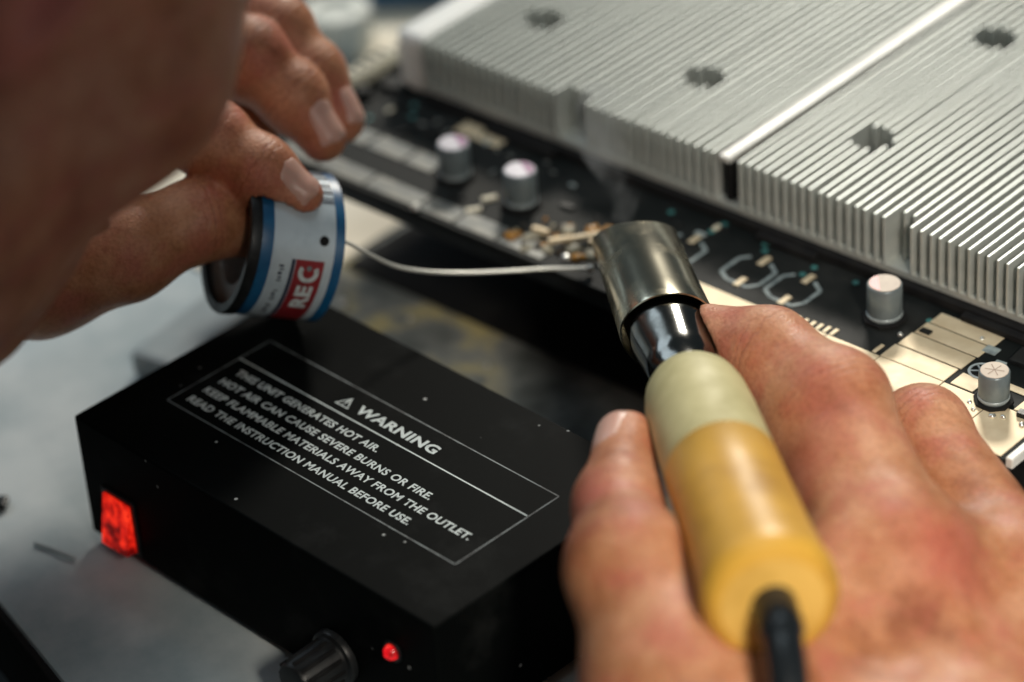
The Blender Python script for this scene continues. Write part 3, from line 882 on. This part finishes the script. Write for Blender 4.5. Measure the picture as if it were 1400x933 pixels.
# round emblem
def emblem(cx, cy, r0, r1, a0, a1, m):
    n = 18
    vs = []
    for k in range(n + 1):
        g = math.radians(a0 + (a1 - a0) * k / n)
        for r in (r0, r1):
            vs.append((MM * (cx + r * math.cos(g)), MM * (cy + r * math.sin(g)), 0))
    fs = [(2 * k, 2 * k + 1, 2 * k + 3, 2 * k + 2) for k in range(n)]
    me = bpy.data.meshes.new('emblem'); me.from_pydata(vs, [], fs)
    return place('emblem', wrap(me, 0.2), m, lab)
emblem(3.0, -7.6, 1.6, 2.9, -215, 35, M['print'])
emblem(3.0, -6.4, 0.0, 0.75, 0, 360, M['print_line'])
yy = 9.5
for wd, gp in ((2.6, .7), (.6, .5), (1.4, .6), (.5, .5), (.9, .9), (.5, .5), (1.6, .6), (.6, .6), (1.2, .5), (.5, .7), (1.0, .5)):
    yy += wd
    label_patch('barcode_bar', 3.0, SHW - 2.4, yy, yy + gp, M['spool_dark'])
    yy += gp
emblem(6.1, 1.3, 0.0, 1.35, 0, 360, M['black_rubber']).name = 'wire_hole'
# wire leaving the spool
WIRE = [(x + random.uniform(-.35, .35), y, z + random.uniform(-.45, .45)) for x, y, z in WIRE]
wp = catmull(WIRE, 6)
wire = place('solder_wire', tube_mesh(wp, 0.50, 12), M['wire'], None, True)
tipb = place('solder_bead', lathe([(0.1, -1.3), (0.8, -1.0), (1.15, -0.1), (0.9, 0.7), (0.1, 1.2)], 16, WIRE[-1]), M['solder'], wire, True)
tag(wire, 'thin silvery solder wire running from the spool to the soldering spot', 'solder wire')

# ------------------------------------------------------------------ person
# signed distances work in millimetres
TEn, TAn = np.array(TE, np.float32), np.array(TA, np.float32)
SOn, SNn = np.array(SO, np.float32), np.array(SN, np.float32)
def d_handle(Pt):
    q = Pt - TEn
    h = q @ TAn
    rr = np.sqrt(np.maximum((q * q).sum(-1) - h * h, 0))
    rad = np.interp(h, [0, 5, 14, 42, 58, 82, 90, 95, 99, 100, 112, 124, 129, 130, 167], [13.5, 15.6, 15.1, 13.9, 13.7, 13.3, 12.9, 12.0, 10, 8.2, 9.0, 10.4, 10.4, 12.3, 12]).astype(np.float32)
    return np.maximum(rr - rad - 0.15, np.maximum(-h, h - 167))
def d_spool(Pt):
    q = Pt - SOn
    h = q @ SNn
    rr = np.sqrt(np.maximum((q * q).sum(-1) - h * h, 0))
    return np.maximum(rr - SR - 0.5, np.abs(h) - SHW - 1.0)

def chain(Pt, ch, k):
    d = None
    for a, b in zip(ch[:-1], ch[1:]):
        s = seg_d(Pt, a[:3], b[:3], a[3], b[3])
        d = s if d is None else smin(d, s, k)
    return d
def knuckle(Pt, d, c, r, k=5):
    return smin(d, np.sqrt(((Pt - np.array(c, np.float32)) ** 2).sum(-1)) - r, k)

def d_right(Pt):
    H = RIGHT_HAND
    W0, W1 = H['wrist']
    palm = seg_d(Pt, W0[:3], W1[:3], W0[3], W1[3])
    for f, rr in (('index', 14), ('middle', 15), ('ring', 15), ('little', 14)):
        m = H[f][-1]
        palm = smin(palm, seg_d(Pt, m[:3], W0[:3], rr, 20), 14)
    for f, g in (('index', 'middle'), ('middle', 'ring'), ('ring', 'little')):
        a, b = H[f][-1], H[g][-1]
        palm = smin(palm, seg_d(Pt, a[:3], b[:3], 12.5, 12.5), 10)
    th = chain(Pt, H['thumb'], 6)
    palm = smin(palm, seg_d(Pt, H['thumb'][-1][:3], W0[:3], 19, 22), 16)
    palm = smin(palm, seg_d(Pt, H['thumb'][-1][:3], H['index'][-1][:3], 13, 13), 16)
    d = smin(palm, th, 12)
    fi = None
    for f in ('index', 'middle', 'ring', 'little'):
        c = chain(Pt, H[f], 5)
        pip = H[f][2]
        c = knuckle(Pt, c, pip[:3], pip[3] * 1.0, 4)
        if f == 'index':
            c = smin(c, chain(Pt, H['index_pad'], 6), 9)
        fi = c if fi is None else smin(fi, c, 1.6)
    d = smin(d, fi, 7)
    dor = np.array(RT, np.float32) * 0.45 - np.array(FW, np.float32) * 0.85
    wr = np.array(W0[:3], np.float32)
    for f in ('index', 'middle', 'ring'):
        m = np.array(H[f][-1][:3], np.float32)
        d = smin(d, np.sqrt(((Pt - m - dor * 5.5) ** 2).sum(-1)) - 12.0, 6)
        d = smin(d, seg_d(Pt, m + dor * 14, wr + dor * 21, 3.2, 3.4), 6)
    return smax(d, -d_handle(Pt), 1.2)

def d_left(Pt):
    H = LEFT_HAND
    W0, W1 = H['wrist']
    palm = seg_d(Pt, W0[:3], W1[:3], W0[3], W1[3])
    for f in ('index', 'middle', 'ring', 'little'):
        m = H[f][-1]
        palm = smin(palm, seg_d(Pt, m[:3], W0[:3], 13.5, 20), 14)
    for f, g in (('index', 'middle'), ('middle', 'ring'), ('ring', 'little')):
        a, b = H[f][-1], H[g][-1]
        palm = smin(palm, seg_d(Pt, a[:3], b[:3], 12, 12), 9)
    fi = None
    for f in ('index', 'middle', 'ring', 'little'):
        c = chain(Pt, H[f], 5)
        for j, s in ((1, 1.05), (2, 1.08)):
            c = knuckle(Pt, c, H[f][j][:3], H[f][j][3] * s, 4)
        fi = c if fi is None else smin(fi, c, 1.4)
    fi = smax(fi, -d_spool(Pt), 1.0)
    d = smin(palm, fi, 7)
    th = smin(chain(Pt, H['thumb'], 6), seg_d(Pt, H['thumb'][-1][:3], W0[:3], 16, 23), 12)
    return smin(d, smin(palm, th, 12), 1.5)

# head in its own frame: x right, y forward, z up, origin between the ears
HEAD_O = np.array((-23.5, -160.7, 228.5))
HEAD_R = (Matrix.Rotation(math.radians(1.7), 3, 'Z') @ Matrix.Rotation(math.radians(-41.7), 3, 'X') @ Matrix.Rotation(math.radians(9), 3, 'Y'))
HR = np.array(HEAD_R, np.float32)
def d_head(Q):
    X = np.stack([np.abs(Q[..., 0]), Q[..., 1], Q[..., 2]], -1)
    d = ell_d(X, (0, -12, 42), (76, 96, 86))
    d = smin(d, ell_d(X, (0, 38, -18), (60, 52, 74)), 26)
    d = smin(d, seg_d(X, (50, 4, -52), (14, 68, -80), 21, 18), 26)
    d = smin(d, ell_d(X, (40, 50, -12), (26, 26, 24)), 18)
    d = smin(d, ell_d(X, (0, 76, -80), (22, 17, 16)), 16)
    d = smin(d, ell_d(X, (0, 82, -56), (26, 16, 20)), 16)
    d = smin(d, seg_d(X, (0, 88, 14), (0, 104, -18), 7.5, 11.5), 9)
    d = smin(d, ell_d(X, (11, 95, -24), (9, 11, 8)), 6)
    d = smin(d, ell_d(X, (0, 97, -50), (22, 7, 5)), 5)
    d = smin(d, ell_d(X, (0, 96, -60), (19, 7.5, 6)), 5)
    d = smin(d, ell_d(X, (30, 80, 34), (26, 14, 12)), 14)
    d = smax(d, -ell_d(X, (31, 92, 12), (16, 12, 11)), 12)
    ear = smax(ell_d(X, (78, -26, 8), (9, 18, 30)), -ell_d(X, (86, -22, 10), (7, 10, 19)), 5)
    d = smin(d, ear, 6)
    d = smin(d, seg_d(X, (0, -48, -54), (0, -100, -175), 46, 56), 22)
    return d
def head_world(v):
    return v @ HR.T.astype(float) + HEAD_O

NECK = head_world(np.array([[0, -100, -175.]]))[0]
RS, LS = np.array([145., -428., 102.]), np.array([-205., -412., 150.])     # shoulders
RE_, LE_ = np.array([318., -300., 36.]), np.array([-215., -330., 58.])    # elbows
RW, LW = np.array(RIGHT_HAND['wrist'][1][:3]), np.array(LEFT_HAND['wrist'][1][:3])
MID = (RS + LS) / 2 + np.array([0, -25, -10.])
PELV = MID + np.array([0, -150., -420.])
def d_torso(Pt, grow=0.0):
    d = seg_d(Pt, MID, PELV, 118 + grow, 135 + grow)
    d = smin(d, seg_d(Pt, MID + (RS - MID) * .55, PELV + np.array([60, 0, 60.]), 88 + grow, 100 + grow), 60)
    d = smin(d, seg_d(Pt, MID + (LS - MID) * .55, PELV + np.array([-60, 0, 60.]), 88 + grow, 100 + grow), 60)
    d = smin(d, seg_d(Pt, RS, LS, 58 + grow, 58 + grow), 60)
    return d
def d_arms(Pt, grow=0.0):
    d = np.minimum(seg_d(Pt, RS, RE_, 54 + grow, 42 + grow), seg_d(Pt, LS, LE_, 54 + grow, 42 + grow))
    return d
def d_body(Pt):
    d = smin(d_torso(Pt, -6), d_arms(Pt, -6), 30)
    d = smin(d, seg_d(Pt, NECK, MID, 58, 70), 40)
    d = smin(d, smin(seg_d(Pt, RE_, RW, 38, 26), seg_d(Pt, LE_, LW, 38, 27), 1), 14)
    return d
def d_shirt(Pt):
    d = smin(d_torso(Pt, 4), d_arms(Pt, 6), 30)
    cut = np.minimum(seg_d(Pt, RE_ + (RE_ - RS) * .02, RW, 52, 60), seg_d(Pt, LE_ + (LE_ - LS) * .02, LW, 52, 60))
    d = smax(d, -cut, 4)
    return smax(d, -seg_d(Pt, NECK, MID + (NECK - MID) * .35, 66, 66), 6)
def d_trousers(Pt):
    hipz = PELV + np.array([0, 0, -20.])
    d = ell_d(Pt, hipz, (170, 130, 110))
    for s in (-1, 1):
        d = smin(d, seg_d(Pt, hipz + np.array([s * 95, 20, -10]), hipz + np.array([s * 120, 400, 20]), 92, 74), 40)
    return d

def bounds(pts, pad):
    a = np.array(pts); return a.min(0) - pad, a.max(0) + pad
rh_pts = [p[:3] for c in RIGHT_HAND.values() for p in c]
lh_pts = [p[:3] for c in LEFT_HAND.values() for p in c]
lo, hi = bounds(rh_pts, 24); chunks = [surface(d_right, lo, hi, 1.25)]
lo, hi = bounds(lh_pts, 24); chunks.append(surface(d_left, lo, hi, 1.25))
v, q = surface(d_head, (-95, -125, -190), (95, 125, 135), 2.6)
chunks.append((head_world(v), q))
lo, hi = bounds([RS, LS, RE_, LE_, RW, LW, PELV, NECK], 150)
hi[2] = max(NECK[2], MID[2] + 120) + 80
chunks.append(surface(d_body, lo, hi, 9.0))
i_m, i_t = RIGHT_HAND['index'], RIGHT_HAND['thumb']
def mid(a, b, t): return tuple(np.array(a[:3]) * (1 - t) + np.array(b[:3]) * t)
FLUSH_GLOW = [((172.5, -42.5, 62.0), 10, 0.5), ((178.4, -43.5, 54.8), 8, 0.4), ((168.3, -42.4, 66.4), 6, 0.2), ((122.8, -19.5, 79.1), 10, 0.25), ((129.9, -35.0, 64.1), 9, 0.5), ((134.9, -24.2, 68.6), 8, 0.25), ((103.4, -86.5, 72.3), 9, 0.35), ((142.0, -16.2, 62.6), 7, 0.25)]
FLUSH_GLOW += [(p[:3], 9, 0.28) for c in (LEFT_HAND['index'], LEFT_HAND['middle'], LEFT_HAND['ring']) for p in c[:3]]
FLUSH_GLOW += [(p[:3], 10, 0.22) for c in (RIGHT_HAND['index'], RIGHT_HAND['middle'], RIGHT_HAND['thumb']) for p in c[:3]]
FLUSH_GLOW += [(mid(LEFT_HAND[f][0], LEFT_HAND[f][1], 0.9), 6, 0.3) for f in ('index', 'middle')]
FLUSH_GLOW += [(tuple(head_world(np.array([[82., -22, 4]]))[0]), 32, 0.8), (tuple(head_world(np.array([[64., 30, -30]]))[0]), 40, 0.25)]  # ear entry paints its backlit red glow into the skin colour
JOINTS = []
for H in (LEFT_HAND, RIGHT_HAND):
    for f in ('thumb', 'index', 'middle', 'ring'):
        for j, wd, st in ((1, 3.6, 0.9), (2, 5.2, 1.0)):
            if f == 'thumb' and j == 2:
                continue
            a_, b_ = np.array(H[f][j - 1][:3]), np.array(H[f][j + 1][:3])
            ax = (b_ - a_) / np.linalg.norm(b_ - a_)
            JOINTS.append((H[f][j][:3], tuple(ax), wd, st))
person = place('person', mesh_from(chunks, 'person', FLUSH_GLOW, JOINTS), M['skin'])
tag(person, 'person leaning over the bench, holding spool in one hand and handpiece in the other', 'person')

def nail(dfn, ch, dorsal, ln, wd, back=0.30):
    """curved nail plate laid on the back of a fingertip"""
    tip, dip = np.array(ch[0][:3]), np.array(ch[1][:3])
    ax = (tip - dip) / np.linalg.norm(tip - dip)
    dor = np.array(dorsal, float); dor -= ax * (dor @ ax); dor /= np.linalg.norm(dor)
    lat = np.cross(ax, dor)
    n1, n2 = 14, 12
    vs = []
    c0 = tip + ax * (ch[0][3] * 0.62)
    for i in range(n1 + 1):
        for j in range(n2 + 1):
            a = i / n1; b = 2 * j / n2 - 1
            wv = wd / 2 * (1 - 0.16 * (1 - a)) * min(1.0, math.sqrt(max(0.0, 1 - ((abs(a - 0.5) * 2) ** 5))) + 0.12)
            p = c0 - ax * (ln * (1 - a)) + lat * (b * wv) + dor * (ch[0][3] * 1.5)
            for _ in range(14):
                dd = float(dfn(p[None, :].astype(np.float32))[0])
                p = p - dor * (dd * 0.8)
            edge = max(abs(b) ** 4, (1 - a) ** 6)
            vs.append(p + dor * (0.42 - 0.55 * edge + 0.10 * (1 - b * b)))
    fs = [(i * (n2 + 1) + j, i * (n2 + 1) + j + 1, (i + 1) * (n2 + 1) + j + 1, (i + 1) * (n2 + 1) + j) for i in range(n1) for j in range(n2)]
    me = bpy.data.meshes.new('nail'); me.from_pydata([tuple(p * MM) for p in vs], [], fs)
    return place('nail', me, M['nail'], person, True)
toc = -np.array(FW)
rtn, upn = np.array(RT), np.array(UP)
nail(d_left, LEFT_HAND['index'], toc * 0.8 + upn * 0.55 + rtn * 0.30, 11.5, 10.0)
nail(d_left, LEFT_HAND['middle'], toc * 0.75 + upn * 0.30 + rtn * 0.45, 12.0, 9.5)
nail(d_left, LEFT_HAND['ring'], toc * 0.45 + upn * 0.3 + rtn * 0.8, 11.0, 9.0)
nail(d_right, RIGHT_HAND['thumb'], toc * 0.55 - rtn * 0.75 + upn * 0.35, 13.0, 11.0)

lo, hi = bounds([RS, LS, RE_, LE_, PELV, MID], 170)
place('shirt', mesh_from([surface(d_shirt, lo, hi, 10.0)], 'shirt'), M['shirt'], person)
lo, hi = PELV - np.array([320, 220, 220]), PELV + np.array([320, 520, 160])
place('trousers', mesh_from([surface(d_trousers, lo, hi, 11.0)], 'trousers'), M['trousers'], person)
def d_hair(Q):
    d = ell_d(Q, (0, -16, 44), (80, 100, 90))
    X = np.abs(Q[..., 0])
    keep = -(Q[..., 2] - 8 + 0.30 * Q[..., 1] * 0 ) * 1.0
    front = np.where(Q[..., 1] > 20, 62 - Q[..., 2], np.where(Q[..., 1] > -35, 26 - Q[..., 2], -30 - Q[..., 2]))
    d = d + 1.2 * np.sin(Q[..., 0] * .55) * np.sin(Q[..., 1] * .5 + Q[..., 2] * .2)
    return np.maximum(d, front.astype(np.float32) * 0.6)
v, q = surface(d_hair, (-100, -130, -70), (100, 110, 150), 4.0)
place('hair', mesh_from([(head_world(v), q)], 'hair'), M['hair'], person)
for s in (-1, 1):
    c = head_world(np.array([[s * 31., 68., 12.]]))[0]
    bm = bmesh.new(); bmesh.ops.create_uvsphere(bm, u_segments=20, v_segments=12, radius=12 * MM)
    e = place('eye', bm_mesh(bm, 'eye'), M['eye'], person, True); e.location = tuple(c * MM)

# ------------------------------------------------------------------ other things on the bench
gp = box('plastic_stick', -9, 9, -34, 34, 0.3, 9.0, M['grey_plastic'], None, 2.0)
gp.location = (-0.104, -0.012, 0); gp.rotation_euler = (0, 0, math.radians(8))
tag(gp, 'pale blue grey plastic bar lying on the table under the spool', 'plastic bar')
cl = place('wire_clipping', tube_mesh(catmull([(-70, -118, .7), (-65, -117, .7), (-60, -116.5, 0.9), (-56, -116, 0.8)], 5), 0.5, 8), M['grey_plastic'], None, True)
tag(cl, 'short grey wire clipping on the table beside the unit with the red switch', 'wire clipping')
bt = box('cable_tie_end', -5, 5, -2.5, 2.5, 0.2, 2.2, M['black_plastic'], None, 0.6)
bt.location = (-0.0935, -0.1135, 0); bt.rotation_euler = (0, 0, 0.6)
tag(bt, 'small black plastic scrap on the pale table near the corner of the black unit', 'scrap')

bx = box('blue_box', -45, 45, -12, 12, 0.3, 14, M['blue_plastic'], None, 4.0, 3)
bx.location = (-0.195, 0.178, 0); bx.rotation_euler = (0, 0, 0.75)
tag(bx, 'dark blue plastic box on the far side of the table', 'plastic box')
pp = box('paper_sheet', -80, 80, -60, 60, 0.3, 0.8, M['paper'], None, 0.1, 1)
pp.location = (-0.262, 0.135, 0); pp.rotation_euler = (0, 0, 0.75)
tag(pp, 'pale paper sheet on the table behind the left fingers', 'paper')
for i, (x, y, r, h, m, lb) in enumerate(((-196, 130, 12, 15, 'alu', 'grey metal cylinder standing on the paper behind the left fingers'),
                                         (-222, 133, 11, 14, 'black_plastic', 'black plastic roll of tape on the table behind the left fingers'),)):
    c = place('metal_cylinder' if m == 'alu' else 'tape_roll', lathe([(r, 0), (r, h - 1), (r - 1, h), (r * 0.55, h), (r * 0.5, h - 2)], 36, (x, y, 1.0)), M[m])
    smooth_by_angle(c)
    tag(c, lb, 'cylinder' if m == 'alu' else 'tape')

# thin smoke rising from the soldering spot
def smoke_mesh():
    pts, rad = [], []
    for k in range(15):
        s = k / 14
        pts.append((8 - 10 * s + 2.5 * math.sin(s * 7), 36 + 12 * s + 2.0 * math.sin(s * 5 + 1), ZB + 4 + 34 * s))
        rad.append(2.5 + 7.5 * s)
    return tube_mesh(pts, rad, 16)
sm = bpy.data.materials.new('smoke')
sm.use_nodes = True
nt = sm.node_tree
nt.nodes.remove(nt.nodes['Principled BSDF'])
pv = nt.nodes.new('ShaderNodeVolumePrincipled')
pv.inputs['Color'].default_value = (0.9, 0.92, 0.93, 1)
vv_ = coords(sm, 1.0, (1, 1, 0.55))
dn = N(sm, 'ShaderNodeMapRange')
dn.inputs['From Min'].default_value = 0.46; dn.inputs['From Max'].default_value = 0.72
dn.inputs['To Min'].default_value = 0.0; dn.inputs['To Max'].default_value = 42.0
link(sm, noise(sm, vv_, 120, 3), dn.inputs['Value'])
link(sm, dn.outputs['Result'], pv.inputs['Density'])
nt.links.new(pv.outputs['Volume'], nt.nodes['Material Output'].inputs['Volume'])
so_ = place('smoke', smoke_mesh(), sm)
tag(so_, 'faint wisp of smoke rising from the soldering spot', 'smoke', kind='stuff')
